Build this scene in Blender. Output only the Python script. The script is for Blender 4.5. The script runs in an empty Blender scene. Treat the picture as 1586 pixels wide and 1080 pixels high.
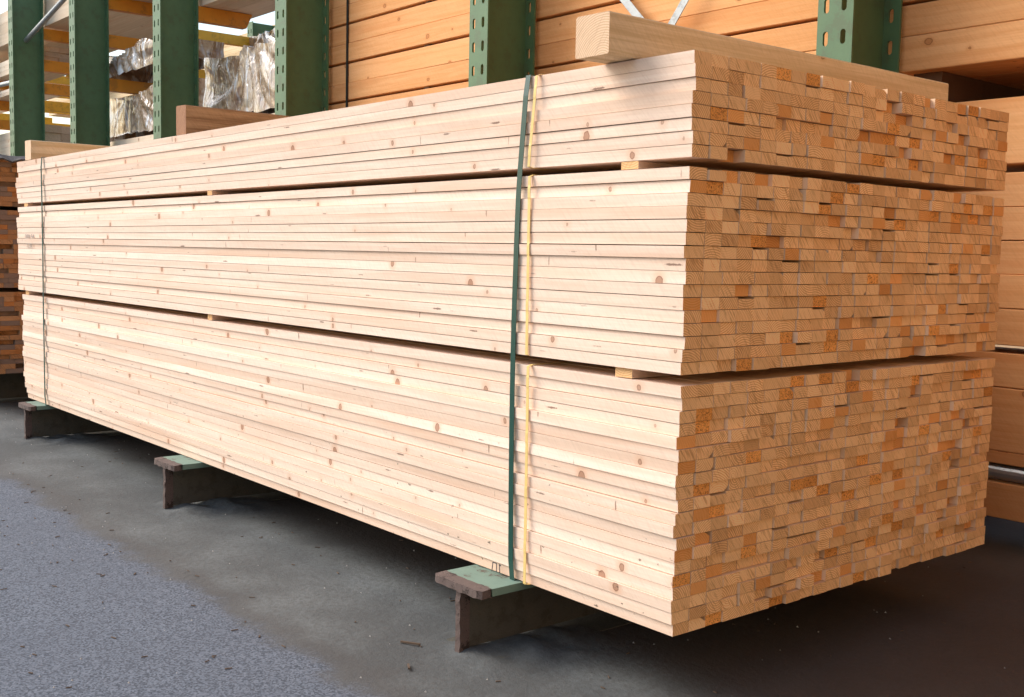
import bpy, math, random
from mathutils import Vector, Matrix, noise
R = math.radians
rnd = random.Random(7)
scn = bpy.context.scene

# ------------------------------------------------------------------ camera
cam_d = bpy.data.cameras.new('camera'); cam = bpy.data.objects.new('camera', cam_d)
scn.collection.objects.link(cam); scn.camera = cam
cam_d.sensor_fit = 'HORIZONTAL'; cam_d.sensor_width = 36
cam_d.lens = 36 * 1714.6 / 1586
cam_d.clip_start = .05; cam_d.clip_end = 800
CP = Vector((1.36199, -1.54737, .88336)); yaw, pitch, roll = 2.446443, .085906, .021222
d_ = Vector((math.cos(yaw)*math.cos(pitch), math.sin(yaw)*math.cos(pitch), -math.sin(pitch)))
r_ = Vector((math.sin(yaw), -math.cos(yaw), 0)); u_ = r_.cross(d_)
r2 = r_*math.cos(roll) + u_*math.sin(roll); u2 = -r_*math.sin(roll) + u_*math.cos(roll)
M4 = Matrix((( r2.x, u2.x, -d_.x, CP.x), (r2.y, u2.y, -d_.y, CP.y), (r2.z, u2.z, -d_.z, CP.z), (0, 0, 0, 1)))
cam.matrix_world = M4
scn.render.resolution_x, scn.render.resolution_y = 1024, 697

# ------------------------------------------------------------------ light
SUN_EL, SUN_AZ = R(42), R(218)      # azimuth = direction towards the sun, from +X counter-clockwise
wd = bpy.data.worlds.new('World'); scn.world = wd; wd.use_nodes = True
wn = wd.node_tree; bg = wn.nodes['Background']; bg.inputs[1].default_value = .15
sky = wn.nodes.new('ShaderNodeTexSky'); sky.sky_type = 'NISHITA'; sky.sun_disc = False
sky.sun_elevation = SUN_EL; sky.sun_rotation = math.pi/2 - SUN_AZ
sky.air_density = 1.4; sky.dust_density = 2.4; sky.ozone_density = 1.0
wn.links.new(sky.outputs[0], bg.inputs[0])
sd = bpy.data.lights.new('sun', 'SUN'); sun = bpy.data.objects.new('sun', sd); scn.collection.objects.link(sun)
sd.energy = 1.6; sd.angle = R(35); sd.color = (1, .96, .9)
sv = Vector((math.cos(SUN_AZ)*math.cos(SUN_EL), math.sin(SUN_AZ)*math.cos(SUN_EL), math.sin(SUN_EL)))
sun.rotation_euler = (-sv).to_track_quat('-Z', 'Y').to_euler()
scn.view_settings.view_transform = 'Standard'; scn.view_settings.look = 'None'
scn.cycles.pixel_filter_width = 1.05
scn.view_settings.exposure = 0.86; scn.view_settings.gamma = 1.0

# ------------------------------------------------------------------ materials
def mat(name):
    m = bpy.data.materials.new(name); m.use_nodes = True
    nt = m.node_tree
    return m, nt, nt.nodes['Principled BSDF']
class G:      # tiny node helper
    def __init__(s, nt): s.nt = nt
    def n(s, t, **k):
        x = s.nt.nodes.new(t)
        for a, b in k.items(): setattr(x, a, b)
        return x
    def l(s, a, b): s.nt.links.new(a, b)
    def put(s, v, inp):
        if hasattr(v, 'is_output') or isinstance(v, bpy.types.NodeSocket): s.l(v, inp)
        else: inp.default_value = v
    def math(s, op, a, b=None, c=None, clamp=False):
        x = s.n('ShaderNodeMath', operation=op, use_clamp=clamp)
        s.put(a, x.inputs[0])
        if b is not None: s.put(b, x.inputs[1])
        if c is not None: s.put(c, x.inputs[2])
        return x.outputs[0]
    def mix(s, f, a, b, bt='MIX'):
        x = s.n('ShaderNodeMix', data_type='RGBA', blend_type=bt)
        s.put(f, x.inputs[0]); s.put(a, x.inputs[6]); s.put(b, x.inputs[7])
        return x.outputs[2]
    def sep(s, v):
        x = s.n('ShaderNodeSeparateXYZ'); s.l(v, x.inputs[0]); return x.outputs
    def comb(s, a, b, c):
        x = s.n('ShaderNodeCombineXYZ')
        for i, v in enumerate((a, b, c)): s.put(v, x.inputs[i])
        return x.outputs[0]
    def noise(s, vec, sc, det=3, rough=.55, dist=0):
        x = s.n('ShaderNodeTexNoise'); s.put(vec, x.inputs['Vector'])
        x.inputs['Scale'].default_value = sc; x.inputs['Detail'].default_value = det
        x.inputs['Roughness'].default_value = rough; x.inputs['Distortion'].default_value = dist
        return x.outputs[0]
    def vscale(s, vec, sc, rot=(0, 0, 0)):
        x = s.n('ShaderNodeMapping'); s.put(vec, x.inputs[0]); x.inputs['Scale'].default_value = sc
        x.inputs['Rotation'].default_value = rot
        return x.outputs[0]
    def ramp(s, f, a, b, lo=0., hi=1., smooth=True):
        x = s.n('ShaderNodeMapRange'); x.interpolation_type = 'SMOOTHSTEP' if smooth else 'LINEAR'
        s.put(f, x.inputs[0]); x.inputs[1].default_value = a; x.inputs[2].default_value = b
        x.inputs[3].default_value = lo; x.inputs[4].default_value = hi
        return x.outputs[0]
    def attr(s, name): return s.n('ShaderNodeAttribute', attribute_name=name).outputs['Vector']
    def objco(s): return s.n('ShaderNodeTexCoord').outputs['Object']
    def bump(s, h, strength, dist, bsdf):
        x = s.n('ShaderNodeBump'); s.put(h, x.inputs['Height']); x.inputs['Strength'].default_value = strength
        x.inputs['Distance'].default_value = dist; s.l(x.outputs[0], bsdf.inputs['Normal'])
C3 = lambda *c: (c[0], c[1], c[2], 1)

def board_material(name, side_a, side_b, end_a, end_b, end_orange, knot, dirt=0.0, gray=None, sidebump=.35, knotw=.021, knotscale=2.0, round_knots=False):
    m, nt, b = mat(name); g = G(nt)
    bc = g.attr('bc'); x, y, sd_ = g.sep(bc)
    tone, typ, isend = g.sep(g.attr('bt'))
    # --- long faces
    v = g.comb(g.math('MULTIPLY', x, 1.6), g.math('MULTIPLY', y, 45), sd_)
    n1 = g.noise(v, 1.0, 5, .6, .6)
    n2 = g.noise(g.comb(g.math('MULTIPLY', x, 9), g.math('MULTIPLY', y, 260), sd_), 1.0, 3, .6)
    grain = g.math('ADD', g.math('MULTIPLY', n1, .7), g.math('MULTIPLY', n2, .3))
    side = g.mix(g.ramp(grain, .3, .7), C3(*side_a), C3(*side_b))
    # slanting saw marks
    sm = g.noise(g.vscale(g.vscale(g.comb(x, y, sd_), (1, 1, 1), (0, 0, R(42))), (240, 26, 1)), 1.0, 3, .7)
    side = g.mix(g.ramp(sm, .42, .72, 0, .24), side, C3(*[c*.72 for c in side_a]))
    # broad warmer streaks
    ws = g.noise(g.comb(g.math('MULTIPLY', x, .9), g.math('MULTIPLY', y, 10), sd_), 1.0, 2)
    side = g.mix(g.ramp(ws, .50, .72, 0, .45), side, C3(side_a[0]*.97, side_a[1]*.80, side_a[2]*.68))
    # knots on the narrow edge, with a warm halo, and thin dark bark pockets
    if not round_knots:
        loc = g.math('MODULO', y, .5)
        wn = g.math('SUBTRACT', g.noise(g.comb(g.math('MULTIPLY', x, 140), g.math('MULTIPLY', loc, 140), sd_), 1.0, 2), .5)
        def knots(scale, sx, rmin, rvar, thr, off, stretch):
            kx = g.math('ADD', g.math('MULTIPLY', x, scale), g.math('MULTIPLY', sd_, off))
            vo = g.n('ShaderNodeTexVoronoi', voronoi_dimensions='1D'); g.l(kx, vo.inputs['W']); vo.inputs['Scale'].default_value = 1.0
            cr = g.n('ShaderNodeSeparateColor'); g.l(vo.outputs['Color'], cr.inputs[0])
            cy = g.math('ADD', .002, g.math('MULTIPLY', cr.outputs[2], .020))
            dx = g.math('MULTIPLY', vo.outputs['Distance'], sx/scale); dy = g.math('MULTIPLY', g.math('SUBTRACT', loc, cy), stretch)
            r = g.math('SQRT', g.math('ADD', g.math('MULTIPLY', dx, dx), g.math('MULTIPLY', dy, dy)))
            r = g.math('ADD', r, g.math('MULTIPLY', wn, .0035))
            R_ = g.math('ADD', rmin, g.math('MULTIPLY', g.math('POWER', cr.outputs[0], 2.2), rvar))
            on = g.math('MULTIPLY', g.math('GREATER_THAN', cr.outputs[1], thr), g.ramp(cr.outputs[0], 0, 1, .45, .95))
            return g.math('SUBTRACT', r, R_), on
        d1, o1 = knots(2.4, .9, .0018, .0065, .55, 3.7, .75)
        side = g.mix(g.math('MULTIPLY', g.ramp(d1, .016, 0, 0, .50), o1), side, C3(side_a[0]*.93, side_a[1]*.70, side_a[2]*.55))
        side = g.mix(g.math('MULTIPLY', g.ramp(d1, .0012, -.0012), g.math('MULTIPLY', o1, .75)), side, C3(knot[0]*1.5, knot[1]*1.5, knot[2]*1.4))
        side = g.mix(g.math('MULTIPLY', g.ramp(g.math('ABSOLUTE', d1), .0016, .0002, 0, .8), o1), side, C3(*knot))
        d2, o2 = knots(1.7, .13, .0009, .0014, .55, 5.3, 1.0)
        side = g.mix(g.math('MULTIPLY', g.ramp(d2, .0008, -.0006), g.math('MULTIPLY', o2, .8)), side, C3(knot[0]*.6, knot[1]*.6, knot[2]*.6))
        d3, o3 = knots(1.9, 1.0, .0014, .0012, .70, 8.1, .22)
        side = g.mix(g.math('MULTIPLY', g.ramp(d3, .0008, -.0006), g.math('MULTIPLY', o3, .85)), side, C3(*knot))
    if round_knots:
        kv = g.comb(g.math('ADD', g.math('MULTIPLY', x, 1.7), sd_), g.math('ADD', g.math('MULTIPLY', y, 7.0), g.math('MULTIPLY', sd_, 1.3)), 0.0)
        v2 = g.n('ShaderNodeTexVoronoi', voronoi_dimensions='2D'); g.l(kv, v2.inputs['Vector']); v2.inputs['Scale'].default_value = 1.0
        px, py, _ = g.sep(v2.outputs['Position']); qx, qy, _ = g.sep(kv)
        dx = g.math('DIVIDE', g.math('SUBTRACT', px, qx), 1.7); dy = g.math('DIVIDE', g.math('SUBTRACT', py, qy), 7.0)
        rr = g.math('SQRT', g.math('ADD', g.math('MULTIPLY', g.math('MULTIPLY', dx, dx), .6), g.math('MULTIPLY', dy, dy)))
        rr = g.math('ADD', rr, g.math('MULTIPLY', g.math('SUBTRACT', g.noise(g.comb(x, y, sd_), 90, 2), .5), .006))
        c2 = g.n('ShaderNodeSeparateColor'); g.l(v2.outputs['Color'], c2.inputs[0])
        kr = g.math('ADD', .003, g.math('MULTIPLY', g.math('POWER', c2.outputs[0], 2.0), .011))
        side = g.mix(g.ramp(g.math('SUBTRACT', rr, kr), .012, .0, 0, .35), side, C3(side_a[0]*.85, side_a[1]*.66, side_a[2]*.5))
        rim = g.math('ABSOLUTE', g.math('SUBTRACT', rr, kr))
        side = g.mix(g.ramp(g.math('SUBTRACT', rr, kr), .001, -.001, 0, .62), side, C3(knot[0]*1.6, knot[1]*1.7, knot[2]*1.6))
        side = g.mix(g.ramp(rim, .0022, .0004, 0, .75), side, C3(*knot))
    # small dark specks of dirt, strongest low on the pile
    if dirt:
        pos = g.n('ShaderNodeNewGeometry').outputs['Position']; pz = g.sep(pos)[2]
        sp = g.noise(g.vscale(pos, (55, 55, 90)), 1.0, 2, .5)
        low = g.ramp(pz, .2, .62, 1, .0)
        side = g.mix(g.math('MULTIPLY', g.ramp(sp, .70, .76), g.math('MULTIPLY', low, dirt)), side, C3(.10, .07, .05))
    side = g.mix(g.math('MULTIPLY', typ, .8), side, C3(side_a[0]*1.08, side_a[1]*1.02, side_a[2]*.80))  # inner planks only: warm light painted into the faces against the blue sky
    # --- end grain
    dd = g.math('SQRT', g.math('ADD', g.math('MULTIPLY', x, x), g.math('MULTIPLY', y, y)))
    wob = g.noise(g.comb(g.math('MULTIPLY', x, 30), g.math('MULTIPLY', y, 30), sd_), 1.0, 2)
    ph = g.math('ADD', g.math('MULTIPLY', dd, 1350), g.math('MULTIPLY', wob, 3.5))
    ring = g.math('POWER', g.math('ADD', g.math('MULTIPLY', g.math('SINE', ph), .5), .5), 2.0)
    ringvis = g.ramp(g.math('FRACT', g.math('MULTIPLY', sd_, 7.31)), .15, .8, .25, 1.0)
    end = g.mix(g.math('MULTIPLY', ring, ringvis), C3(*end_a), C3(*end_b))
    sw = g.noise(g.vscale(g.vscale(g.comb(x, y, sd_), (1, 1, 1), (0, 0, R(-36))), (300, 22, 1)), 1.0, 2, .6)
    end = g.mix(g.math('MULTIPLY', g.ramp(sw, .50, .66), g.ramp(g.math('FRACT', g.math('MULTIPLY', sd_, 11.7)), 0, .8, .25, .62)), end, C3(end_b[0]*.70, end_b[1]*.66, end_b[2]*.66))
    fib = g.noise(g.vscale(g.comb(x, y, sd_), (520, 520, 1)), 1.0, 3, .75)
    # type: 0 normal, .5 smooth with orange bounce light painted in, 1 torn and rough
    rough_on = g.ramp(typ, .7, .8); orange_on = g.ramp(typ, .3, .4)
    end = g.mix(g.math('MULTIPLY', orange_on, .68), end, C3(*end_orange))
    tear = g.noise(g.vscale(g.comb(x, y, sd_), (230, 230, 1), (0, 0, .5)), 1.0, 5, .8, 1.2)
    end = g.mix(g.math('MULTIPLY', rough_on, g.ramp(tear, .38, .62)), end, C3(end_orange[0]*1.25, end_orange[1]*1.5, end_orange[2]*1.9))
    end = g.mix(g.math('MULTIPLY', rough_on, g.ramp(tear, .50, .40)), end, C3(end_orange[0]*.38, end_orange[1]*.26, end_orange[2]*.22))
    end = g.mix(g.ramp(fib, .4, .7, 0, .14), end, C3(*[c*.6 for c in end_a]))
    col = g.mix(isend, side, end)
    # per-board tone
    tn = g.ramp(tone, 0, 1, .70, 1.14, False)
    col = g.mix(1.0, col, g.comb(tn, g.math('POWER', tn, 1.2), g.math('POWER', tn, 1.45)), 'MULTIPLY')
    if gray:
        gm = g.math('GREATER_THAN', g.math('FRACT', g.math('MULTIPLY', sd_, 3.17)), .62)
        col = g.mix(g.math('MULTIPLY', gm, .85), col, C3(*gray))
    g.l(col, b.inputs['Base Color']); b.inputs['Roughness'].default_value = .8
    b.inputs['Specular IOR Level'].default_value = .25
    h = g.mix(isend, g.comb(g.math('ADD', g.math('MULTIPLY', sm, .6), g.math('MULTIPLY', n2, .5)), 0, 0),
              g.comb(g.math('ADD', g.math('MULTIPLY', sw, 1.2), g.math('ADD', fib, g.math('MULTIPLY', g.math('MULTIPLY', tear, rough_on), 4))), 0, 0))
    g.bump(h, sidebump, .0025, b)
    return m

M = {}
M['pine'] = board_material('fresh_pine', (.77, .555, .42), (.89, .715, .585), (1.0, .645, .33), (.68, .33, .115), (.80, .31, .06), (.22, .10, .06), dirt=.85)
M['timber'] = board_material('spruce_timber', (.68, .31, .11), (.79, .42, .19), (.62, .36, .17), (.46, .24, .10), (.6, .27, .08), (.28, .10, .035), sidebump=.2, round_knots=True)
M['pale_timber'] = board_material('pale_timber', (.60, .42, .22), (.84, .65, .42), (.74, .52, .34), (.55, .34, .20), (.6, .35, .15), (.3, .16, .08), sidebump=.8, round_knots=True)
M['brown_timber'] = board_material('weathered_timber', (.22, .12, .06), (.50, .32, .18), (.40, .20, .11), (.25, .12, .06), (.4, .2, .08), (.10, .055, .03), sidebump=1., round_knots=True)
M['old_plank'] = board_material('weathered_planks', (.45, .27, .15), (.52, .33, .19), (.50, .27, .13), (.33, .17, .08), (.52, .21, .06), (.15, .08, .04), gray=(.20, .16, .14), sidebump=.6)
M['grey_plank'] = board_material('greyed_planks', (.74, .58, .42), (.84, .70, .55), (.58, .46, .36), (.44, .34, .26), (.5, .3, .15), (.2, .12, .08), sidebump=.4)

def asphalt():
    m, nt, b = mat('yard_asphalt'); g = G(nt); co = g.objco(); x, y, z = g.sep(co)
    fine = g.noise(co, 260, 3, .8); mid = g.noise(co, 60, 3, .7); big = g.noise(co, 2.2, 4, .6)
    vo = g.n('ShaderNodeTexVoronoi'); g.l(co, vo.inputs['Vector']); vo.inputs['Scale'].default_value = 250
    cr = g.n('ShaderNodeSeparateColor'); g.l(vo.outputs['Color'], cr.inputs[0])
    asp = g.mix(g.ramp(cr.outputs[0], .0, 1., 0, 1), C3(.030, .039, .056), C3(.135, .155, .195))
    asp = g.mix(g.ramp(fine, .64, .74), asp, C3(.36, .37, .40))
    asp = g.mix(g.ramp(big, .3, .7, 0, .35), asp, C3(.068, .079, .104))
    dirt = g.mix(g.ramp(big, .35, .68), C3(.058, .062, .063), C3(.118, .127, .128))
    dirt = g.mix(g.ramp(mid, .35, .72, 0, .55), dirt, C3(.05, .046, .044))
    dirt = g.mix(g.ramp(fine, .66, .74, 0, .8), dirt, C3(.32, .29, .25))
    ed = g.math('ADD', y, g.math('MULTIPLY', g.math('SUBTRACT', g.noise(co, 4.5, 6, .72), .5), .26))
    k = g.ramp(ed, -.42, -.34)
    # darker soil caught in the edge
    rim = g.math('MULTIPLY', g.ramp(ed, -.44, -.34), g.ramp(ed, -.26, -.34))
    col = g.mix(k, asp, dirt); col = g.mix(g.math('MULTIPLY', rim, .55), col, C3(.055, .05, .048))
    soil_shade = g.ramp(g.math('ADD', g.sep(co)[1], g.math('MULTIPLY', mid, .1)), .13, .36)
    col = g.mix(g.math('MULTIPLY', soil_shade, .78), col, C3(.060, .040, .030))  # brown soil under the stack, with its shade painted into the colour
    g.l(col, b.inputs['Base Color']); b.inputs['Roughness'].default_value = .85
    g.bump(g.math('ADD', g.math('MULTIPLY', cr.outputs[0], g.math('SUBTRACT', 1.15, k)), g.math('MULTIPLY', mid, 1.2)), .45, .005, b)
    return m
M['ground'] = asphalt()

def painted(name, c, rough=.45, wear=(.09, .05, .03), amt=.5, bump=.15, scale=12):
    m, nt, b = mat(name); g = G(nt); co = g.objco()
    n = g.noise(co, scale, 5, .65); f = g.noise(co, scale*9, 3, .6)
    col = g.mix(g.ramp(n, .3, .7, 0, .35), C3(*c), C3(*[v*.62 for v in c]))
    col = g.mix(g.ramp(g.math('ADD', n, g.math('MULTIPLY', f, .3)), .70, .76, 0, amt), col, C3(*wear))
    g.l(col, b.inputs['Base Color']); b.inputs['Roughness'].default_value = rough
    g.bump(f, bump, .002, b)
    return m
M['green'] = painted('green_rack_paint', (.082, .165, .078), .5, amt=.18)
M['orange'] = painted('orange_rack_paint', (.68, .25, .015), .5, amt=.25)
M['yellow'] = painted('yellow_rack_paint', (.85, .42, .02), .5, amt=.2)
M['zinc'] = painted('galvanised_steel', (.36, .38, .40), .38, (.2, .2, .2), .5, .1, 30); M['zinc'].node_tree.nodes['Principled BSDF'].inputs['Metallic'].default_value = .6
M['beampaint'] = painted('sea_green_beam_paint', (.15, .235, .19), .6, (.07, .045, .035), .9, .3, 16)
M['rust'] = painted('rusty_steel', (.115, .080, .070), .9, (.030, .018, .014), .95, 1.0, 38)
M['web'] = painted('dirty_beam_steel', (.085, .078, .062), .85, (.05, .035, .025), .4, .8, 25)
M['strap_green'] = painted('green_plastic_strap', (.008, .060, .045), .28, amt=0, bump=.25, scale=40)
M['strap_dark'] = painted('dull_green_strap', (.006, .045, .030), .8, amt=0)
M['strap_yellow'] = painted('yellow_plastic_strap', (.78, .56, .20), .4, amt=0, bump=.25, scale=40)
M['strap_black'] = painted('black_steel_strap', (.015, .013, .012), .5, amt=0)
M['cloth'] = painted('dark_dusty_cover', (.06, .055, .055), .9, (.2, .18, .16), .5, 1.0, 20)
M['ink'] = painted('marking_ink', (.06, .05, .06), .9, amt=0)
M['faint_ink'] = painted('faded_marking_ink', (.42, .36, .32), .9, amt=0)
M['print'] = painted('pale_print', (.55, .58, .68), .5, amt=0)
M['plaster'] = painted('wall_render', (.70, .50, .31), .9, (.15, .12, .1), .3, .5, 2)
M['dark'] = painted('brown_bearer_wood', (.14, .07, .035), .8, amt=.4)
M['debris'] = painted('wood_litter', (.11, .07, .045), .9, amt=0)
M['stone'] = painted('stone_chips', (.34, .32, .30), .9, amt=0)

def plastic(name, base, hi):
    m, nt, b = mat(name); g = G(nt); co = g.objco()
    w = g.noise(g.vscale(co, (3.2, 3, 1.6), (0, R(35), 0)), 2.0, 4, .6, 1.4)
    n = g.noise(g.vscale(co, (2, 2, 5)), 2.2, 4, .6)
    col = g.mix(g.ramp(w, .40, .66), C3(*base), C3(*hi)); st = g.noise(g.vscale(co, (9, 6, 1.6), (0, R(24), 0)), 1.6, 3, .6, .8); col = g.mix(g.ramp(st, .54, .66, 0, .8), col, C3(.66, .70, .76))  # whitish streaks paint silvery sky reflections into the film colour
    col = g.mix(g.ramp(n, .60, .70, 0, .7), col, C3(.12, .07, .04))
    g.l(col, b.inputs['Base Color']); b.inputs['Roughness'].default_value = .14
    b.inputs['Specular IOR Level'].default_value = .9
    b.inputs['Coat Weight'].default_value = .6; b.inputs['Coat Roughness'].default_value = .05
    cr = g.n('ShaderNodeTexNoise'); g.l(g.vscale(co, (5, 4, 1.8), (0, R(28), 0)), cr.inputs['Vector'])
    cr.inputs['Scale'].default_value = 2.2; cr.inputs['Detail'].default_value = 3.0; cr.inputs['Distortion'].default_value = 1.2
    g.bump(cr.outputs[0], .8, .045, b)
    return m
M['wrap'] = plastic('clear_wrap_over_timber', (.27, .165, .095), (.50, .40, .31))
M['wrap_dark'] = plastic('dark_wrap', (.10, .06, .04), (.3, .2, .13))

# ------------------------------------------------------------------ mesh helpers
COL = scn.collection
class MB:
    def __init__(s): s.v = []; s.f = []; s.bc = []; s.bt = []; s.sm = []
    def quad(s, idx, bc=None, bt=(0.5, 0, 0)):
        s.f.append(tuple(idx)); n = len(idx)
        s.bc += (bc if bc else [(0, 0, 0)]*n); s.bt += [bt]*n
    def prism(s, sec, xs, jit=None, tone=.5, typ=0, seed=0, pith=(0, 0), axis='x', x_end=None, org=0., inner=0.):
        """sec: (a, b) outline of the section; xs: stations along the length."""
        n = len(sec); base = len(s.v)
        for k, x in enumerate(xs):
            for j, (a, b) in enumerate(sec):
                da, db = (jit[k] if jit else (0, 0))
                p = (x, a+da, b+db) if axis == 'x' else (-(a+da), x, b+db)
                s.v.append(p)
        acc = [0.]
        for j in range(n):
            a, b = sec[j], sec[(j+1) % n]; acc.append(acc[-1] + math.hypot(a[0]-b[0], a[1]-b[1]))
        for k in range(len(xs)-1):
            for j in range(n):
                j2 = (j+1) % n
                q = (base+k*n+j, base+k*n+j2, base+(k+1)*n+j2, base+(k+1)*n+j)
                l0 = .5*j; l1 = .5*j+acc[j+1]-acc[j]
                bc = [(xs[k]+org, l0, seed), (xs[k]+org, l1, seed), (xs[k+1]+org, l1, seed), (xs[k+1]+org, l0, seed)]
                s.quad(q[::-1], bc[::-1], (tone, inner, 0))
        L = len(xs)-1
        eb = [(a-pith[0], b-pith[1], seed) for a, b in sec]
        s.quad([base+L*n+j for j in range(n)], eb, (tone, typ, 1))
        s.quad([base+j for j in range(n)][::-1], eb[::-1], (tone, typ, 1))
    def box(s, x0, x1, y0, y1, z0, z1):
        b = len(s.v)
        for x in (x0, x1):
            for y in (y0, y1):
                for z in (z0, z1): s.v.append((x, y, z))
        for q in ((0, 1, 3, 2), (4, 6, 7, 5), (0, 4, 5, 1), (2, 3, 7, 6), (0, 2, 6, 4), (1, 5, 7, 3)):
            s.quad([b+i for i in q])
    def tube(s, a, b_, r, n=10):
        a, b_ = Vector(a), Vector(b_); d = (b_-a).normalized()
        u = d.orthogonal().normalized(); w = d.cross(u); base = len(s.v)
        for p in (a, b_):
            for k in range(n):
                t = 2*math.pi*k/n; s.v.append(tuple(p + r*(u*math.cos(t)+w*math.sin(t))))
        for k in range(n):
            k2 = (k+1) % n; s.quad((base+k, base+k2, base+n+k2, base+n+k))
        s.quad([base+k for k in range(n)][::-1]); s.quad([base+n+k for k in range(n)])
    def bar(s, a, b_, w, t, up=(0, 1, 0)):
        a, b_ = Vector(a), Vector(b_); d = (b_-a).normalized(); n_ = Vector(up); sdir = d.cross(n_).normalized()
        base = len(s.v)
        for p in (a, b_):
            for (i, j) in ((-1, -1), (1, -1), (1, 1), (-1, 1)): s.v.append(tuple(p + sdir*i*w/2 + n_*j*t/2))
        for k in range(4):
            k2 = (k+1) % 4; s.quad((base+k, base+k2, base+4+k2, base+4+k))
        s.quad((base+3, base+2, base+1, base)); s.quad((base+4, base+5, base+6, base+7))
    def build(s, name, m, parent=None, org=None):
        me = bpy.data.meshes.new(name)
        vs = s.v if org is None else [(x-org[0], y-org[1], z-org[2]) for x, y, z in s.v]
        me.from_pydata(vs, [], s.f); me.update()
        a = me.attributes.new('bc', 'FLOAT_VECTOR', 'CORNER'); a.data.foreach_set('vector', [c for v in s.bc for c in v])
        a = me.attributes.new('bt', 'FLOAT_VECTOR', 'CORNER'); a.data.foreach_set('vector', [c for v in s.bt for c in v])
        me.materials.append(m if not isinstance(m, str) else M[m])
        o = bpy.data.objects.new(name, me); COL.objects.link(o)
        if org is not None: o.location = org
        if parent is not None: o.parent = parent
        return o
def tag(o, label=None, cat=None, group=None, kind=None):
    if label: o['label'] = label
    if cat: o['category'] = cat
    if group: o['group'] = group
    if kind: o['kind'] = kind
    return o
def empty(name, loc=(0, 0, 0)):
    o = bpy.data.objects.new(name, None); COL.objects.link(o); o.location = loc; return o
ORD = ['zeroth', 'first', 'second', 'third', 'fourth', 'fifth', 'sixth', 'seventh', 'eighth', 'ninth', 'tenth', 'eleventh', 'twelfth',
       'thirteenth', 'fourteenth', 'fifteenth', 'sixteenth', 'seventeenth', 'eighteenth', 'nineteenth', 'twentieth']

# ------------------------------------------------------------------ ground
gb = MB(); S = 300
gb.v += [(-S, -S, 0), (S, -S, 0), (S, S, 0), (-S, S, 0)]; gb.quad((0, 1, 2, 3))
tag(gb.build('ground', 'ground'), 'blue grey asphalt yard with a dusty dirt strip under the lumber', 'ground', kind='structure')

# ------------------------------------------------------------------ the big stack
T = .024; BASE = .165; W = 1.181; NC = 24
BUNDLES = [('lower', BASE, 20, -.004, -4.06), ('middle', BASE+20*T+.020, 16, .001, -4.11), ('upper', BASE+36*T+.036, 8, .003, -4.12)]
ztop = BASE+44*T+.036
sideoff = {}      # (bundle,row from top) -> y of the outer face
cands = []
def orange_prob(c): return .17
for bname, z0, rows, xe, xl in BUNDLES:
    drift = 0
    for r in range(rows):            # r counts from the bottom
        row = rows - r               # row down from the top, 1-based
        zb = z0 + r*T
        drift = drift*.8 + rnd.gauss(0, .0012)
        oy = drift + rnd.choice([0, 0, .0005, -.002, -.0035, .0045]) + rnd.gauss(0, .0007)
        sideoff[(bname, row)] = oy
        ws = [W/NC*(1+rnd.gauss(0, .018)) + (rnd.random() < .04)*rnd.uniform(.003, .008) for _ in range(NC)]
        k = W/sum(ws); ws = [w*k for w in ws]
        y = 0.
        blk = rnd.gauss(0, .0015); blen = rnd.randint(1, 3)
        for c in range(NC):
            if blen == 0: blk = rnd.gauss(0, .0030) - (rnd.random() < .06)*rnd.uniform(.004, .010); blen = rnd.choice([1, 1, 2, 2, 3, 4])
            blen -= 1
            off = blk + rnd.gauss(0, .0004); typ = 0.; tone = min(1, max(0, rnd.gauss(.64, .21)))
            q = rnd.random()
            if c > 0 or q > .5:
                if q < .075: off -= rnd.uniform(.003, .012) + (rnd.random() < .2)*.012; typ = rnd.choice([.5, .5, 0])
                elif q < .12: off -= rnd.uniform(0., .004); typ = 1.
                elif q < .15: off += rnd.uniform(.002, .005)
                elif q < .19: typ = .5
            elif q < .06: typ = 1.
            elif q < .12: typ = .5
            if c >= NC-1: off *= .5
            if c < 4: off += xe
            else: off += xe*max(0, 1-(c-4)/8) + .0012*math.sin(c*1.9)*(c > 5)
            # the two ends that stick out in the photograph
            ya = y + (oy if c == 0 else rnd.uniform(0, .0006)); yb = y + ws[c] - rnd.uniform(.0003, .0014) - (rnd.random() < .03)*rnd.uniform(.003, .007)
            tz = rnd.uniform(.0006, .0017) + (c > 0 and rnd.random() < .05)*.0035; tilt = rnd.gauss(0, .0005)
            za, zc = zb + .0001, zb + T - tz
            tl = rnd.gauss(.0003, .0004) if c == 0 else 0
            sec = [(ya+tl, za+tilt*.2), (yb, za), (yb, zc), (ya-tl, zc+tilt*.3)]
            wane = rnd.random()
            if wane < .06 and c > 0:
                e = rnd.uniform(.004, .013)
                kcor = rnd.randrange(2)
                if kcor: sec = [(ya, za), (yb, za), (yb, zc-e*.9), (yb-e*1.4, zc), (ya, zc)]
                else: sec = [(ya, za), (yb-e*1.2, za), (yb, za+e), (yb, zc), (ya, zc)]
            xr = off; xll = xl + rnd.gauss(0, .006) + .05*(r < 5 and bname == 'lower')*(5-r)/5
            if c == 0 or (c < 3):
                nseg = 12 if c == 0 else 1
                xs = [xll + (xr-xll)*i/nseg for i in range(nseg+1)]
                jit = [(rnd.gauss(0, .0004) if c == 0 else 0, 0) for _ in xs]
            else: xs = [xll, xr]; jit = None
            seed = rnd.uniform(0, 60)
            pa = rnd.random()
            pith = (y + rnd.uniform(-.03, .08), zb + rnd.choice([-1, 1])*rnd.uniform(.005, .06) + .012)
            if c == 0: tone = .64+(tone-.64)*.45
            cands.append(dict(b=bname, row=row, c=c, sec=sec, xs=xs, jit=jit, tone=tone, typ=typ, seed=seed, pith=pith, z=zb, y=y+ws[c]/2, off=off, wane=wane < .06 and c > 0))
            y += ws[c]
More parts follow.
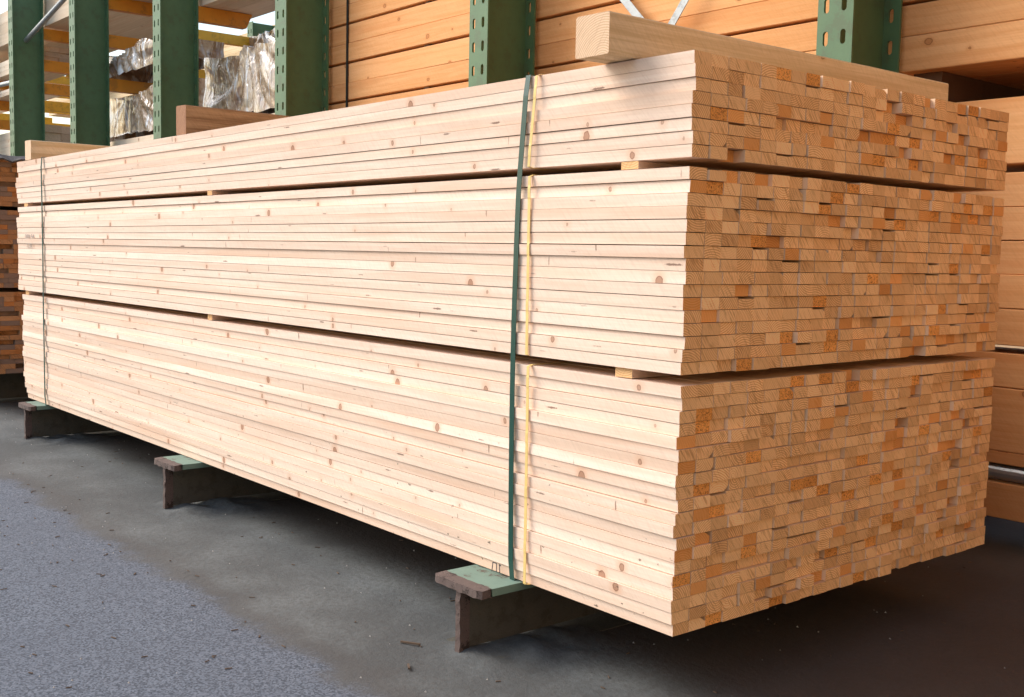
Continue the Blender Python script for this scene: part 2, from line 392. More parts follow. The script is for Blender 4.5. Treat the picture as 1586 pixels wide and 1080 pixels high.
def size_rank(d):
    if d['c'] == 0: return 1e9
    p = Vector((0, d['y'], d['z'])) - CP
    return 1/p.length**3
cands.sort(key=size_rank, reverse=True)
rest = MB()
c_in = lambda d: d['c'] > 0      # inner planks: faces tinted warmer to offset blue sky light
for i, d in enumerate(cands):
    if i < 300:
        mb = MB(); o0 = (0, d['sec'][0][0], d['z'])
        mb.prism(d['sec'], d['xs'], d['jit'], d['tone'], d['typ'], d['seed'], d['pith'], inner=float(c_in(d)))
        o = mb.build('plank', 'pine', org=o0)
        c, row = d['c'], d['row']
        if c == 0:
            look = {0.: 'Pale', .5: 'Orange-ended', 1.: 'Torn-ended'}[d['typ']]
            lab = f"{look} plank along the outer face, {ORD[row]} row down in the {d['b']} bundle"
        else:
            if d['typ'] == 1.: look = 'Rough torn orange'
            elif d['typ'] == .5: look = 'Smooth orange recessed' if d['off'] < -.006 else 'Smooth orange'
            elif d['wane']: look = 'Pale chipped-corner'
            elif d['tone'] > .75: look = 'Light cream'
            elif d['tone'] < .4: look = 'Darker tan'
            else: look = 'Pale sawn'
            lab = f"{look} plank end, {ORD[c+1]} from the near corner, {ORD[row]} row down, {d['b']} bundle"
        tag(o, lab, 'plank', 'sawn pine planks of the big strapped stack')
    else:
        rest.prism(d['sec'], d['xs'], d['jit'], d['tone'], d['typ'], d['seed'], d['pith'], inner=1.)
tag(rest.build('plank_rows', 'pine'), 'remaining sawn pine planks farther along the end face of the big stack', 'planks', 'sawn pine planks of the big strapped stack', 'stuff')

# spacers in the two gaps
SP = [(-.155, .046), (-2.04, .034), (-4.0, .05)]
places = ['nearest the near corner', 'in the middle of the long face', 'at the far left end']
for gz, g1, gn in ((BASE+20*T, .0195, 'between lower and middle bundles'), (BASE+36*T+.020, .0155, 'between middle and upper bundles')):
    for (sx, sw), pl in zip(SP, places):
        mb = MB(); mb.prism([(-(sx+sw/2), gz+.0004), (-(sx-sw/2), gz+.0004), (-(sx-sw/2), gz+g1), (-(sx+sw/2), gz+g1)], [.004, W-.01], tone=.3, seed=rnd.uniform(0, 50), pith=(-sx, gz+.05), axis='y')
        tag(mb.build('spacer_stick', 'pine', org=(sx, 0, gz)), f'small wooden spacer stick {gn}, {pl}', 'spacer stick', 'spacer sticks between bundles')

# straps --------------------------------------------------------
def ribbon(path, w, t, name, m):
    """closed loop of (x,y,z) in roughly the YZ plane, ribbon width along X"""
    n = len(path); mb = MB(); cy = sum(p[1] for p in path)/n; cz = sum(p[2] for p in path)/n
    for i, (x, y, z) in enumerate(path):
        a, b = path[i-1], path[(i+1) % n]
        ty, tz = b[1]-a[1], b[2]-a[2]; l = math.hypot(ty, tz) or 1; ny, nz = tz/l, -ty/l
        if ny*(y-cy)+nz*(z-cz) < 0: ny, nz = -ny, -nz
        for (sx, o) in ((-w/2, 0), (w/2, 0), (w/2, t), (-w/2, t)): mb.v.append((x+sx, y+ny*o, z+nz*o))
    for i in range(n):
        j = (i+1) % n
        for k in range(4):
            k2 = (k+1) % 4; mb.quad((i*4+k, j*4+k, j*4+k2, i*4+k2))
    me = mb.build(name, m)
    return me
def full_loop(fx, ymin=-.0075):
    P = []
    n = 26
    for i in range(n+1):
        f = i/n; z = BASE-.001 + (ztop+.002-BASE)*f
        yy = ymin + (.004 if i in (0, n) else 0)
        P.append((fx(f), yy, z))
    for i in range(1, 12): P.append((fx(1), W*i/12, ztop+.0012))
    for i in range(n+1):
        f = 1-i/n; P.append((fx(f), W+.006, BASE-.001 + (ztop+.002-BASE)*f))
    for i in range(1, 12): P.append((fx(0), W*(1-i/12), BASE-.0015))
    return P
gx = lambda f: -.4655 - .011*math.sin(math.pi*min(1, f*1.05)) + .012*max(0, f-.78)/.22 - .006*(1-f)
tag(ribbon(full_loop(gx), .0155, .0012, 'strap', 'strap_green'), 'dark green plastic strap round all three bundles near the near corner', 'strap')
gx2 = lambda f: -3.74 + .02*math.sin(f*2.4) + .05*max(0, .4-f)
tag(ribbon(full_loop(gx2, -.009), .015, .0012, 'strap', 'strap_dark'), 'thin green strap round the stack at its far left end', 'strap')
def bundle_strap(bname, x, w):
    _, z0, rows, _, _ = [b for b in BUNDLES if b[0] == bname][0]
    P = [(x(0), .003, z0-.0006)]
    for r in range(rows):
        row = rows-r; oy = -.0066 - (row % 5 == 2)*.0007
        P.append((x(r/rows), oy-.0016, z0+r*T+.002)); P.append((x((r+.8)/rows), oy-.0016, z0+r*T+T-.003))
    zt = z0+rows*T
    P.append((x(1), .003, zt+.0006)); P.append((x(1), W*.5, zt+.0008)); P.append((x(1), W+.002, zt+.0004))
    P.append((x(.5), W+.003, (z0+zt)/2)); P.append((x(0), W+.002, z0-.0008)); P.append((x(0), W*.5, z0-.001))
    return ribbon(P, w, .0008, 'strap', 'strap_yellow')
tag(bundle_strap('lower', lambda f: -.424-.004*f, .0085), 'narrow yellow strap round the lower bundle beside the green strap', 'strap', 'yellow straps on single bundles')
tag(bundle_strap('middle', lambda f: -.434-.003*f, .0085), 'narrow yellow strap round the middle bundle beside the green strap', 'strap', 'yellow straps on single bundles')
tag(bundle_strap('upper', lambda f: -.441+.020*f, .0085), 'narrow yellow strap round the upper bundle beside the green strap', 'strap', 'yellow straps on single bundles')

# ------------------------------------------------------------------ squared timbers lying on top
def timber(name, near, ang, w, L, z0, h, m, label, group=None, overhang=0, seed=3., tone=.6, rough=.0015, ln=14, cat='timber'):
    """near = (x, y) of the near right bottom corner, length along +Y turned by ang"""
    mb = MB(); rr = random.Random(int(seed*100))
    xs = [L*i/ln for i in range(ln+1)]
    jit = [(rr.gauss(0, rough*.5), rr.gauss(0, rough*.3)) for _ in xs]
    e = .003
    sec = [(e, 0), (w-e, 0), (w, e), (w, h-e), (w-e*2, h), (e, h-e*.4), (0, h-e*1.4), (0, e)]
    mb.prism(sec, xs, jit, tone, 0, seed, (w*.2, -.02), axis='y')
    o = mb.build(name, m); o.location = (near[0], near[1], z0); o.rotation_euler = (0, 0, ang)
    return tag(o, label, cat, group)
timber('squared_timber', (-.142, -.073), R(-.6), .092, 1.19, ztop+.0006, .079, 'pale_timber', 'short pale rough-sawn timber lying across the top near the near corner', 'timbers lying on top of the stack', seed=4.2, tone=.72)
timber('squared_timber', (-2.225, .004), R(1.2), .075, 1.12, ztop+.0006, .098, 'brown_timber', 'weathered brown squared timber lying across the middle of the stack top', 'timbers lying on top of the stack', seed=9.1, tone=.8, rough=.002)
timber('squared_timber', (-3.90, .0), R(0), .085, 1.1, ztop+.0006, .088, 'pale_timber', 'smooth light timber lying across the far left end of the stack top', 'timbers lying on top of the stack', seed=6.6, tone=.85, rough=.0004)

# ------------------------------------------------------------------ steel I-beams carrying the stack
def ibeam(x, y0, label, wf=.17, y1=1.42, h=BASE-.002, seed=1):
    rr = random.Random(seed)
    e = empty('steel_beam', (x, y0, 0)); tf = .017; tw = .013
    # painted top flange with a torn, bare front end
    f = MB(); f.box(-wf/2, wf/2, .03, y1-y0, h-tf, h)
    f.build('top_flange', 'beampaint', e)
    n = 14; mb = MB()
    for k in range(n+1):
        xx = -wf/2 + wf*k/n; yb = rr.uniform(-.001, .001) + (.006 if k in (0, n) else 0); yt = .031 + .012*abs(noise.noise(Vector((xx*30, seed, 0))))
        mb.v += [(xx, yb, h-tf-.001+rr.uniform(-.002, .001)), (xx, yb+rr.uniform(0, .002), h-.001), (xx, yt, h+.0008), (xx, .034, h-tf-.001)]
    for k in range(n):
        a, b = k*4, k*4+4
        for j in range(4):
            j2 = (j+1) % 4; mb.quad((a+j, b+j, b+j2, a+j2))
    mb.quad((0, 1, 2, 3)); mb.quad((n*4+3, n*4+2, n*4+1, n*4))
    mb.build('rusted_edge', 'rust', e)
    wb = MB(); wb.box(-tw/2, tw/2, .03, y1-y0, .012, h-tf); wb.build('web', 'web', e)
    re = MB(); n = 12
    for k in range(n+1):
        zz = .004 + (h-tf-.006)*k/n; yy = rr.uniform(.0, .003)+.004; ww = tw/2+rr.uniform(.0003, .0015)
        re.v += [(-ww, .034, zz), (-ww, yy, zz), (ww, yy+rr.uniform(0, .002), zz), (ww, .034, zz)]
    for k in range(n):
        a, b = k*4, k*4+4
        for j in range(4): j2 = (j+1) % 4; re.quad((a+j, a+j2, b+j2, b+j))
    re.quad((3, 2, 1, 0)); re.quad((n*4, n*4+1, n*4+2, n*4+3)); re.build('web_edge', 'rust', e)
    bf = MB(); bf.box(-wf/2, wf/2, .04, y1-y0, -.006, .003); bf.build('bottom_flange', 'web', e)
    # crust of dirt heaped at its foot
    return tag(e, label, 'steel beam', 'steel beams under the stacks')
ibeam(-.530, -.115, 'rusty-ended steel beam under the stack nearest the near corner', seed=3)
ibeam(-2.19, -.098, 'rusty-ended steel beam under the middle of the stack', seed=5)
ibeam(-3.80, -.080, 'rusty-ended steel beam under the far left end of the stack', seed=8)

# ------------------------------------------------------------------ stack of old planks at the far left
mb = MB(); X2 = -4.75; z = .20
for bi, (rows, gap) in enumerate(((17, .022), (16, .020), (10, 0))):
    for r in range(rows):
        y = -.02
        for c in range(10):
            w = rnd.choice([.05, .05, .10, .075]); off = rnd.gauss(0, .004) - (rnd.random() < .2)*rnd.uniform(.01, .04)
            mb.prism([(y, z), (y+w-.001, z), (y+w-.001, z+.0243), (y, z+.0243)], [X2-3.6, X2+off], tone=rnd.uniform(.3, .75), typ=.5 if rnd.random() < .15 else 0, seed=rnd.uniform(0, 60), pith=(y+.02, z-.03))
            y += w
        z += .0251
    z += gap
tag(mb.build('old_plank_stack', 'old_plank'), 'weathered orange and grey plank ends of the next stack at the far left edge', 'planks', kind='stuff')
ztop2 = z
mb = MB(); nx, ny = 14, 16
for i in range(nx+1):
    for j in range(ny+1):
        x = X2-1.0 + 1.06*i/nx; y = -.04+.72*j/ny
        mb.v.append((x, y, ztop2+.012+.012*noise.noise(Vector((x*9, y*9, 2))) - (.02+.02*rnd.random())*(i == nx)))
for i in range(nx):
    for j in range(ny): a = i*(ny+1)+j; mb.quad((a, a+ny+1, a+ny+2, a+1))
o = mb.build('cover_sheet', 'cloth'); so = o.modifiers.new('s', 'SOLIDIFY'); so.thickness = .008
tag(o, 'crumpled dark dusty sheet on top of the far left plank stack', 'cover')
for xx, l in ((-5.2, 'steel beam in the shade under the far left plank stack'),): ibeam(xx, -.1, l, seed=12, h=.198)

# ------------------------------------------------------------------ green rack uprights
YF, YB, FW = 1.5, 1.765, .13
def slotted(x0, y, z0, z1, th, zoff=0):
    """plate in the XZ plane at y, width FW from x0, with two columns of slots"""
    mb = MB(); cell = .102; sw, sh = .019, .046
    cols = [x0+.032, x0+.096]
    def rect(xa, xb, za, zb):
        b = len(mb.v); mb.v += [(xa, y, za), (xb, y, za), (xb, y, zb), (xa, y, zb)]; mb.quad((b, b+1, b+2, b+3))
    hw = .0115
    edges = [x0, cols[0]-hw, cols[0]+hw, cols[1]-hw, cols[1]+hw, x0+FW]
    rect(edges[0], edges[1], z0, z1); rect(edges[2], edges[3], z0, z1); rect(edges[4], edges[5], z0, z1)
    for cx in cols:
        z = z0
        while z < z1-.001:
            zt = min(z+cell, z1)
            cz = z+cell/2
            if zt-z < cell*.99: rect(cx-hw, cx+hw, z, zt); break
            ring = []; outer = []
            N = 16
            for k in range(N):
                t = 2*math.pi*(k+.5)/N; c, s = math.cos(t), math.sin(t)
                px = cx+sw/2*c; pz = cz+(sh/2-sw/2)*(1 if s > 0 else -1)+sw/2*s
                ring.append((px, y, pz))
                # matching outer point on the cell outline
                m_ = max(abs(c)/hw, abs(s)/(cell/2)); 
                outer.append([cx+c/m_, y, cz+s/m_])
            # snap to the corners
            for (qx, qz) in ((-1, -1), (1, -1), (1, 1), (-1, 1)):
                X_, Z_ = cx+qx*hw, cz+qz*cell/2
                kk = min(range(N), key=lambda k: (outer[k][0]-X_)**2*6+(outer[k][2]-Z_)**2)
                outer[kk] = [X_, y, Z_]
            b = len(mb.v); mb.v += [tuple(v) for v in ring]+[tuple(v) for v in outer]
            for k in range(N): k2 = (k+1) % N; mb.quad((b+k, b+k2, b+N+k2, b+N+k))
            z += cell
    return mb
def upright(x0, label, zb=.0, zt=4.0, arms=(), color='green', y0=YF, y1=YB, armsgn=1, armmat='orange', arml=.41):
    e = empty('rack_upright', (x0+FW/2, (y0+y1)/2, 0)); org = (x0+FW/2, (y0+y1)/2, 0)
    def bl(mb, n, m): 
        o = mb.build(n, m, org=org); o.location = (0, 0, 0); o.parent = e; return o
    for n, y in (('front_flange', y0), ('rear_flange', y1)):
        o = bl(slotted(x0, y, zb, zt, .008), n, color); s_ = o.modifiers.new('t', 'SOLIDIFY'); s_.thickness = .009; s_.offset = 0
    w = MB(); w.box(x0+.058, x0+.070, y0+.0045, y1-.0045, zb, zt); bl(w, 'web', color)
    for zz in arms:
        # folded C-section arm, seen from its side, cut on the slant at the tip
        a = MB(); ax, aw, ah, t = x0+.045, .07, .10, .006
        ya, yb = y1+.006, y1+.006+arml
        if armsgn < 0: ya, yb = y0-.006, y0-.006-arml
        def slab(xa, xb, za, zb_, yend_b, yend_t):
            b = len(a.v)
            a.v += [(xa, ya, za), (xb, ya, za), (xb, ya, zb_), (xa, ya, zb_), (xa, yend_b, za), (xb, yend_b, za), (xb, yend_t, zb_), (xa, yend_t, zb_)]
            for q in ((0, 1, 2, 3), (7, 6, 5, 4), (0, 4, 5, 1), (1, 5, 6, 2), (2, 6, 7, 3), (3, 7, 4, 0)): a.quad([b+i for i in q])
        cut = -.04 if armsgn > 0 else .04
        slab(ax, ax+t, zz+t, zz+ah-t, yb+cut, yb)
        slab(ax+aw-t, ax+aw, zz+t, zz+ah-t, yb+cut*1.0, yb)
        slab(ax, ax+aw, zz, zz+t, yb+cut, yb+cut); slab(ax, ax+aw, zz+ah-t, zz+ah, yb, yb)
        bl(a, 'arm', armmat)
    return tag(e, label, 'rack upright', 'green perforated rack uprights')
upright(-.800, 'dark green perforated rack upright behind the right end of the stack')
upright(-2.628, 'green perforated rack upright left of the green strap, second from the right')
upright(-4.444, 'green perforated rack upright just left of the orange timber wall')
upright(-6.215, 'green perforated upright right behind the weathered brown timber, with one orange arm', arms=(2.447,))
upright(-7.935, 'green perforated upright with orange arms, second from the left', arms=(2.79, 2.485, 2.135))
upright(-9.605, 'green perforated upright at the far left edge', arms=(2.765, 2.48, 2.27))
upright(-11.4, 'green perforated upright outside the left edge, its arms seen past the first upright', arms=(2.5, 2.28, 2.08))

# pipe braces and flat cross braces
mb = MB(); mb.tube((-9.5, 1.62, 2.735), (-7.9, 1.62, 3.04), .022, 12)
e = mb.build('brace_pipe', 'zinc'); tag(e, 'grey steel pipe slanting between the two leftmost green uprights', 'brace pipe')
mb = MB(); mb.tube((-11.3, 1.62, 2.455), (-9.57, 1.62, 2.39), .022, 12); tag(mb.build('brace_pipe', 'zinc'), 'grey steel pipe entering the frame at the far left edge', 'brace pipe')
mb = MB(); mb.bar((-1.72-.80, 1.757, 1.72+.80), (-1.72+.85, 1.757, 1.72-.85), .034, .004); e = mb.build('flat_brace', 'zinc')
tag(e, 'grey flat steel brace above the pale timber, leaning to the left', 'brace', 'crossed flat braces')
mb = MB(); mb.bar((-1.72+.85, 1.751, 1.72+1.05), (-1.72-.80, 1.751, 1.72-1.0), .034, .004); e = mb.build('flat_brace', 'zinc')
tag(e, 'grey flat steel brace above the pale timber, leaning to the right', 'brace', 'crossed flat braces')

# ------------------------------------------------------------------ orange timber wall (packs behind the uprights)
def tbeam(x0, x1, y0, w, z0, z1, label, m='timber', group='squared timbers in the rack', seed=None, tone=None, cat='timber'):
    seed = rnd.uniform(0, 60) if seed is None else seed; e = .0025
    mb = MB(); n = 10; xs = [x0+(x1-x0)*i/n for i in range(n+1)]; jit = [(rnd.gauss(0, .0008), rnd.gauss(0, .0004)) for _ in xs]
    sec = [(y0+e, z0), (y0+w-e, z0), (y0+w, z0+e), (y0+w, z1-e), (y0+w-e, z1), (y0+e, z1), (y0, z1-e), (y0, z0+e)]
    mb.prism(sec, xs, jit, rnd.uniform(.4, .8) if tone is None else tone, 0, seed, (y0-.02, z0-.03))
    return tag(mb.build('squared_timber', m, org=(x0, y0, z0)), label, cat, group)
YP = 1.80
rowsA = [(1.503, 1.6165), (1.6175, 1.717), (1.730, 1.8225), (1.8235, 1.931), (1.945, 2.0445), (2.0455, 2.148), (2.162, 2.262), (2.263, 2.365), (2.379, 2.49), (2.491, 2.60)]
nm = ['lowest', 'second', 'third', 'fourth', 'fifth', 'sixth', 'seventh', 'eighth', 'ninth', 'tenth']
for k, (a, b) in enumerate(rowsA):
    tbeam(-4.62+rnd.gauss(0, .01), 2.2, YP+rnd.gauss(0, .0015), .24, a, b, f'long orange squared timber, {nm[k]} layer up in the high pack behind the uprights', tone=[.75, .55, .6, .8, .65, .7, .6, .7, .5, .6][k])
for k in range(3):
    tbeam(-4.6, 2.2, YP+.245*(k+1), .24, 1.503, 1.617, f'shaded timber under the high pack, {ORD[k+2]} from its front', group='squared timbers in the rack')
# stickers between layers
for k, zz in enumerate((1.717, 1.931, 2.148, 2.365)):
    for j, xx in enumerate((-4.4, -3.4, -.3)):
        mb = MB(); mb.box(xx-.02, xx+.02, YP+.012, YP+.23, zz+.0008, zz+.0122)
        tag(mb.build('spacer_stick', 'dark'), f'thin dark spacer in the {ORD[k+1]} gap up, high timber pack, {["left end","middle","right end"][j]}', 'spacer stick', 'spacers in the timber packs')
rowsB = [(.093, .204), (.262, .302), (.3035, .500), (.5015, .607), (.632, .744), (.7455, .8495), (.8505, .953), (.9545, 1.0555), (1.0565, 1.161), (1.188, 1.389)]
for k, (a, b) in enumerate(rowsB):
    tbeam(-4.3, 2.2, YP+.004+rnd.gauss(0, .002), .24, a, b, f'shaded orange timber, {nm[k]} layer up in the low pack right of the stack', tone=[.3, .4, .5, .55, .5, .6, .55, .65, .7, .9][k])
    if b > 1.3:
        for q in range(3): tbeam(-4.3, 2.2, YP+.25*(q+1), .24, a, b, f'top timber of the low pack, {ORD[q+2]} from its front, in shade')
for k, (za, zb) in enumerate(((.608, .6315), (1.1615, 1.1875))):
    for j, xx in enumerate((-3.6, -1.9, .8)):
        mb = MB(); mb.box(xx-.03, xx+.03, YP+.012, YP+.23, za, zb)
        tag(mb.build('spacer_stick', 'dark'), f'dark spacer in the {["lower","upper"][k]} gap of the low timber pack, {["left end","middle","right end"][j]}', 'spacer stick', 'spacers in the timber packs')
for j, xx in enumerate((-3.9, -.62, 1.7)):
    mb = MB(); mb.box(xx-.05, xx+.05, YP+.06, YP+1.0, 1.3895, 1.5025)
    tag(mb.build('bearer', 'dark'), f'dark brown bearer between low and high timber packs, {["left end","beside the right upright","right end"][j]}', 'bearer', 'bearers between timber packs')
    mb = MB(); mb.box(xx-.05, xx+.05, YP+.02, YP+1.0, .0, .0925)
    tag(mb.build('bearer', 'dark'), f'dark bearer on the ground under the low timber pack, {["left end","near the stack","right end"][j]}', 'bearer', 'bearers on the ground')
mb = MB(); mb.tube((-3.2, YP+.03, .2315), (2.2, YP+.03, .2345), .026, 16)
tag(mb.build('steel_pipe', 'zinc'), 'grey round steel pipe low in the timber pack right of the stack', 'pipe')
# black strap round the high pack
mb = MB(); mb.box(-4.165, -4.145, YP-.007, YP-.0045, 1.49, 2.62); tag(mb.build('strap', 'strap_black'), 'black strap round the high orange timber pack left of the second upright', 'strap')

# ------------------------------------------------------------------ loads and wrapped packs in the left bays
def pack(x0, x1, y0, y1, z0, z1, nr, nc, label, m='grey_plank', name='timber_pack'):
    mb = MB(); h = (z1-z0)/nr; w = (y1-y0)/nc
    for r in range(nr):
        for c in range(nc):
            o1, o2 = rnd.gauss(0, .012), rnd.gauss(0, .012)
            a = y0+c*w; zz = z0+r*h
            mb.prism([(a, zz), (a+w-.003, zz), (a+w-.003, zz+h-.002), (a, zz+h-.002)], [x0+o1, x1+o2], tone=rnd.uniform(.3, .95), seed=rnd.uniform(0, 60), pith=(a, zz-.03))
    return tag(mb.build(name, m, org=(x0, y0, z0)), label, 'timber pack', 'timber packs in the left bays')
pack(-13.5, -6.75, 1.80, 2.75, 2.892, 3.22, 3, 3, 'pale timber pack on the highest orange arms at the upper left')
pack(-6.35, -4.66, 1.80, 2.25, 2.551, 2.9, 3, 2, 'pale timber pack on the single orange arm, seen from below')
pack(-12.6, -9.62, 1.80, 2.25, 2.585, 2.73, 3, 3, 'pale plank pack with dark gaps between the two leftmost uprights')
pack(-13.0, -10.1, 1.80, 2.22, 2.38, 2.44, 2, 3, 'thin plank pack under the gapped pack at the left')
pack(-14.0, -9.80, 1.85, 2.7, .10, 2.02, 26, 5, 'greyed plank pack standing low between the two leftmost uprights')
pack(-9.2, -4.66, 1.82, 2.7, .10, 1.735, 24, 5, 'plank pack under the plastic wrapped packs')
# wooden frame under low packs (hidden behind the stack)
for k, xx in enumerate((-13.2, -10.5, -8.8, -6.6, -4.9)):
    mb = MB(); mb.box(xx-.06, xx+.06, 1.85, 2.65, 0, .0995)
    tag(mb.build('bearer', 'dark'), f'dark bearer behind the stack under the low left packs, {ORD[k+1]} from the left', 'bearer', 'bearers under the low left packs')

def wrapped(x0, x1, y0, y1, z0, z1, label, m='wrap', seed=1, amp=.03, sag=.05, pinch=None, prints=()):
    """box of timber under crumpled plastic sheet"""
    mb = MB(); nx, ny, nz = 70, 16, 34
    def disp(x, y, z, n):
        p = Vector((x*1.0, y*1.0, z*1.0))
        q_ = noise.noise(Vector((x*1.5+seed, y*1.5, z*1.5)))
        px_ = x0+(x1-x0)*(pinch or .3); fan = math.atan2(x-px_, max(.10, z1+.06-z))
        env = .35+.65*abs(noise.noise(Vector((fan*1.3+seed, z*2, 4))))*1.6
        f1 = math.sin(fan*11+q_*7+seed); f2 = math.sin(fan*29+q_*16+z*9)
        k = amp*(q_*1.1 + env*(f1*.55 + f2*.28*abs(f1)))
        return (x+n[0]*k, y+n[1]*k, z+n[2]*k)
    def top(x, y):
        t = (x-x0)/(x1-x0)
        s = sag*math.sin(t*math.pi*3+seed)
        if pinch: s += .09*math.exp(-((t-pinch)/.03)**2) - .02*math.exp(-((t-pinch)/.15)**2)
        return z1 + s*.5
    def grid(fn, na, nb, nrm):
        b = len(mb.v)
        for i in range(na+1):
            for j in range(nb+1):
                x, y, z = fn(i/na, j/nb)
                # blend normal outward near edges so the faces stay joined
                cx, cy, cz = (x0+x1)/2, (y0+y1)/2, (z0+z1)/2
                nn = Vector(((x-cx)/(x1-x0), (y-cy)/(y1-y0), (z-cz)/(z1-z0))); nn = Vector([math.copysign(abs(c*2)**8, c) for c in nn]); nn.normalize()
                mb.v.append(disp(x, y, z, nn))
        for i in range(na):
            for j in range(nb): a = b+i*(nb+1)+j; mb.quad((a, a+nb+1, a+nb+2, a+1))
    lerp = lambda a, b, t: a+(b-a)*t
    grid(lambda u, v: (lerp(x0, x1, u), y0, lerp(z0, top(lerp(x0, x1, u), y0), v)), nx, nz, 0)
    grid(lambda u, v: (lerp(x0, x1, u), lerp(y0, y1, v), top(lerp(x0, x1, u), 0)), nx, ny, 0)
    grid(lambda u, v: (x1, lerp(y0, y1, u), lerp(z0, top(x1, 0), v)), ny, nz, 0)
    grid(lambda u, v: (x0, lerp(y1, y0, u), lerp(z0, top(x0, 0), v)), ny, nz, 0)
    grid(lambda u, v: (lerp(x1, x0, u), y1, lerp(z0, top(lerp(x1, x0, u), 0), v)), nx, nz, 0)
    o = mb.build('wrapped_pack', m)
    for f in o.data.polygons: f.use_smooth = True
    # faded rows of illegible print on the sheet
    if prints:
        pm = MB(); rr = random.Random(seed)
        for (px, pz, s) in prints:
            for r in range(4):
                xx = px
                while xx < px+s*rr.uniform(.8, 1.1):
                    l = s*rr.uniform(.05, .14); zz = pz-r*s*.13+(xx-px)*.18
                    pm.bar((xx, y0-.055, zz), (xx+l, y0-.055, zz+l*.18), s*.055, .002); xx += l+s*.04
        pm.build('print', 'print', o)
    return tag(o, label, 'wrapped pack', 'plastic wrapped timber packs')
wrapped(-6.18, -4.68, 1.87, 2.6, 1.775, 2.20, 'large glossy plastic wrapped pack behind the weathered brown timber', seed=3, pinch=.38, amp=.034, sag=.03)
wrapped(-8.12, -6.32, 1.87, 2.6, 1.775, 2.10, 'glossy plastic wrapped pack between second and third upright, the lower one', seed=8, amp=.03, sag=.03)
wrapped(-8.2, -6.6, 1.84, 2.22, 2.272, 2.44, 'small crumpled wrapped pack resting on an orange arm above a larger one', seed=15, amp=.045, sag=.05)
wrapped(-9.6, -8.6, 3.9, 4.6, 2.72, 3.1, 'dark striped wrapped pack far behind the third bay', 'wrap_dark', seed=22, amp=.03, sag=.02)

# ------------------------------------------------------------------ second, sunlit rack row beyond
upright(-10.45, 'far sunlit green upright beyond the wrapped packs, left of the pair', y0=4.3, y1=4.6, arms=(2.95, 2.55), armsgn=1, armmat='yellow', arml=1.2, zt=3.42)
upright(-9.75, 'far sunlit green upright beyond the wrapped packs, right of the pair', y0=4.3, y1=4.6, arms=(3.0, 2.6), armsgn=-1, armmat='yellow', arml=1.3, zt=4.2)
upright(-16.3, 'far sunlit green upright seen through the leftmost bay', y0=4.3, y1=4.6, arms=(2.85, 2.6), armsgn=-1, armmat='yellow', arml=1.6, zt=4.2)
FARU = upright(-13.4, 'far sunlit green upright seen through the second bay from the left', y0=4.3, y1=4.6, arms=(2.9, 2.55), armsgn=-1, armmat='yellow', arml=1.6, zt=4.2)

pack(-19, -9.7, 4.75, 5.7, 3.105, 3.5, 4, 4, 'sunlit pale pack on the far yellow arms', 'pale_timber')
pack(-19, -12.0, 4.75, 5.7, 2.2, 2.5, 3, 4, 'sunlit pale pack low on the far rack', 'pale_timber')
for k, (xa, zz) in enumerate(((-11.9, 2.78), (-14.4, 2.70), (-15.2, 2.96), (-17.4, 2.8))):
    mb = MB(); mb.box(xa, xa+.07, 2.75, 4.29, zz, zz+.10); ao = mb.build('arm', 'yellow', org=(FARU.location.x, FARU.location.y, 0)); ao.location = (0, 0, 0); ao.parent = FARU
# ------------------------------------------------------------------ timber block added outside the frame to shade the stack's end
mb = MB()
for k in range(9): mb.box(.95+.01*(k % 2), 5.2, .80, 1.76, .165+k*.28, .165+k*.28+.26)
tag(mb.build('shade_stack', 'old_plank'), 'added unseen timber block right of the frame, shading the end face', 'shade block')
mb = MB(); mb.box(-14, 12, 6.2, 6.4, 0, 1.9); tag(mb.build('yard_wall', 'plaster'), 'low plastered wall behind the rack', 'wall')

# roof slab and wall added outside the frame to shape light on the right end
mb = MB(); mb.box(-2.6, 5.5, -.6, 9, 4.7, 4.85); tag(mb.build('shade_roof', 'plaster'), 'added unseen slab above the frame, shading the right part of the rack', 'shade slab')
mb = MB(); mb.box(5.6, 5.9, -9, 9, 0, 5.2); tag(mb.build('shade_wall', 'plaster'), 'added unseen wall right of the camera, blocking and bouncing light', 'wall')

# ------------------------------------------------------------------ marks on the planks
def mark(segs, w, m, label, name='marking'):
    mb = MB()
    for a, b in segs: mb.bar((a[0], -.0062, a[1]), (b[0], -.0062, b[1]), w, .0008)
    return tag(mb.build(name, m), label, 'marking')
zc = .1785
mark([((-.540, zc-.010), (-.537, zc+.010)), ((-.537, zc+.010), (-.524, zc+.010)), ((-.524, zc+.010), (-.524, zc-.010)), ((-.514, zc+.010), (-.512, zc-.009)), ((-.514, zc+.010), (-.509, zc+.008))], .0022, 'ink', 'black hand drawn mark on the bottom plank left of the green strap')
for txt, x, z, s in (('089 54', -3.985, .902, .030), ('2.20', -3.965, .863, .028)):
    cu = bpy.data.curves.new('stencil', 'FONT'); cu.body = txt; cu.size = s; cu.extrude = .0003
    ob = bpy.data.objects.new('stencil_mark', cu); COL.objects.link(ob); ob.location = (x, -.0068, z); ob.rotation_euler = (R(90), 0, 0); ob.scale = (1.6, 1, 1)
    cu.materials.append(M['faint_ink'])
    me = bpy.data.meshes.new_from_object(ob.evaluated_get(bpy.context.evaluated_depsgraph_get())); bpy.data.objects.remove(ob)
    ob = bpy.data.objects.new('stencil_mark', me); COL.objects.link(ob); ob.location = (x, -.0068, z); ob.rotation_euler = (R(90), 0, 0); ob.scale = (1.6, 1, 1)
    tag(ob, f'faint stencilled {"upper" if s > .029 else "lower"} number line at the far left end of the long face', 'marking')

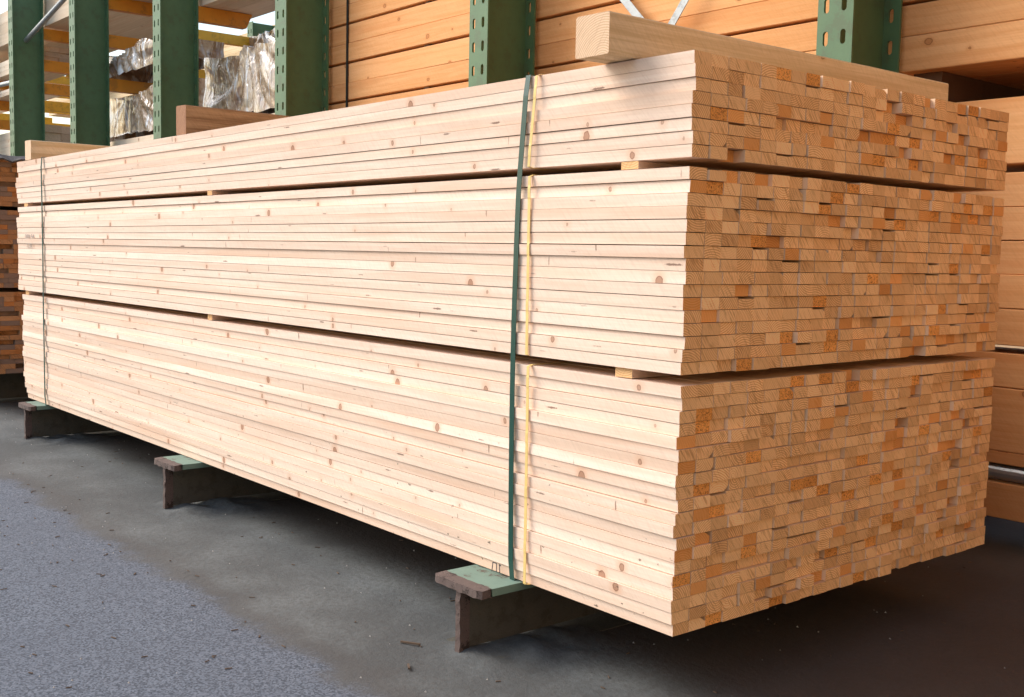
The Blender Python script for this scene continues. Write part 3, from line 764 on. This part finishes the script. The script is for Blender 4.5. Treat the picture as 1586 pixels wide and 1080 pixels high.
# ------------------------------------------------------------------ litter
mb = MB(); rr = random.Random(5)
for k in range(420):
    x = rr.uniform(-5, .6); y = rr.uniform(-.42, 1.6) if k % 3 else rr.uniform(-.9, -.3)
    a = rr.uniform(0, 3.14); l = rr.uniform(.004, .018); mb.bar((x, y, .0022), (x+l*math.cos(a), y+l*math.sin(a), .0022), rr.uniform(.001, .003), .002, up=(0, 0, 1))
tag(mb.build('wood_litter', 'debris'), 'scattered bark crumbs and splinters on the ground round the stack', 'litter', kind='stuff')
mb = MB()
for k in range(420):
    x = rr.uniform(-5, .6); y = rr.uniform(-.95, 1.6); s = rr.uniform(.0012, .0035); b = len(mb.v)
    for (i, j, h) in ((1, 0, 0), (-.3, .9, 0), (-.8, -.6, 0), (0, 0, 1)): mb.v.append((x+i*s, y+j*s, h*s*1.2))
    mb.quad((0+b, 1+b, 3+b)); mb.quad((1+b, 2+b, 3+b)); mb.quad((2+b, b, 3+b))
tag(mb.build('stone_chips', 'stone'), 'tiny pale stone chips scattered over the ground', 'stone chips', kind='stuff')
for (x, y, l, a, lab) in ((-.66, -.17, .05, .45, 'dark splinter lying left of the nearest steel beam'), (-.535, -.235, .03, -.55, 'small dark splinter in front of the nearest steel beam')):
    mb = MB(); mb.bar((x, y, .004), (x+l*math.cos(a), y+l*math.sin(a), .006), .004, .004, up=(0, 0, 1)); tag(mb.build('splinter', 'debris'), lab, 'splinter')
# dirt heaped along the beam feet
for k, (x, y, lab) in enumerate(((-.53, -.10, 'nearest'), (-2.19, -.09, 'middle'), (-3.80, -.07, 'far left'))):
    mb = MB(); n, m_ = 26, 40
    for i in range(n+1):
        for j in range(m_+1):
            u, v = i/n*2-1, j/m_*2-1; xx = x+.03+u*.17; yy = y+.15+v*.22
            h = .020*max(0, 1-u*u)*max(0, 1-v*v) * (.7+.9*noise.noise(Vector((xx*14, yy*14, k)))) + .003*noise.noise(Vector((xx*70, yy*70, 1)))*(1-u*u)*(1-v*v)
            mb.v.append((xx, yy, h-.0015))
    for i in range(n):
        for j in range(m_): a = i*(m_+1)+j; mb.quad((a, a+m_+1, a+m_+2, a+1))
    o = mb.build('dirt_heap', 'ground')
    for f in o.data.polygons: f.use_smooth = True
    tag(o, f'low heap of dirt round the foot of the {lab} steel beam', 'dirt', kind='stuff')
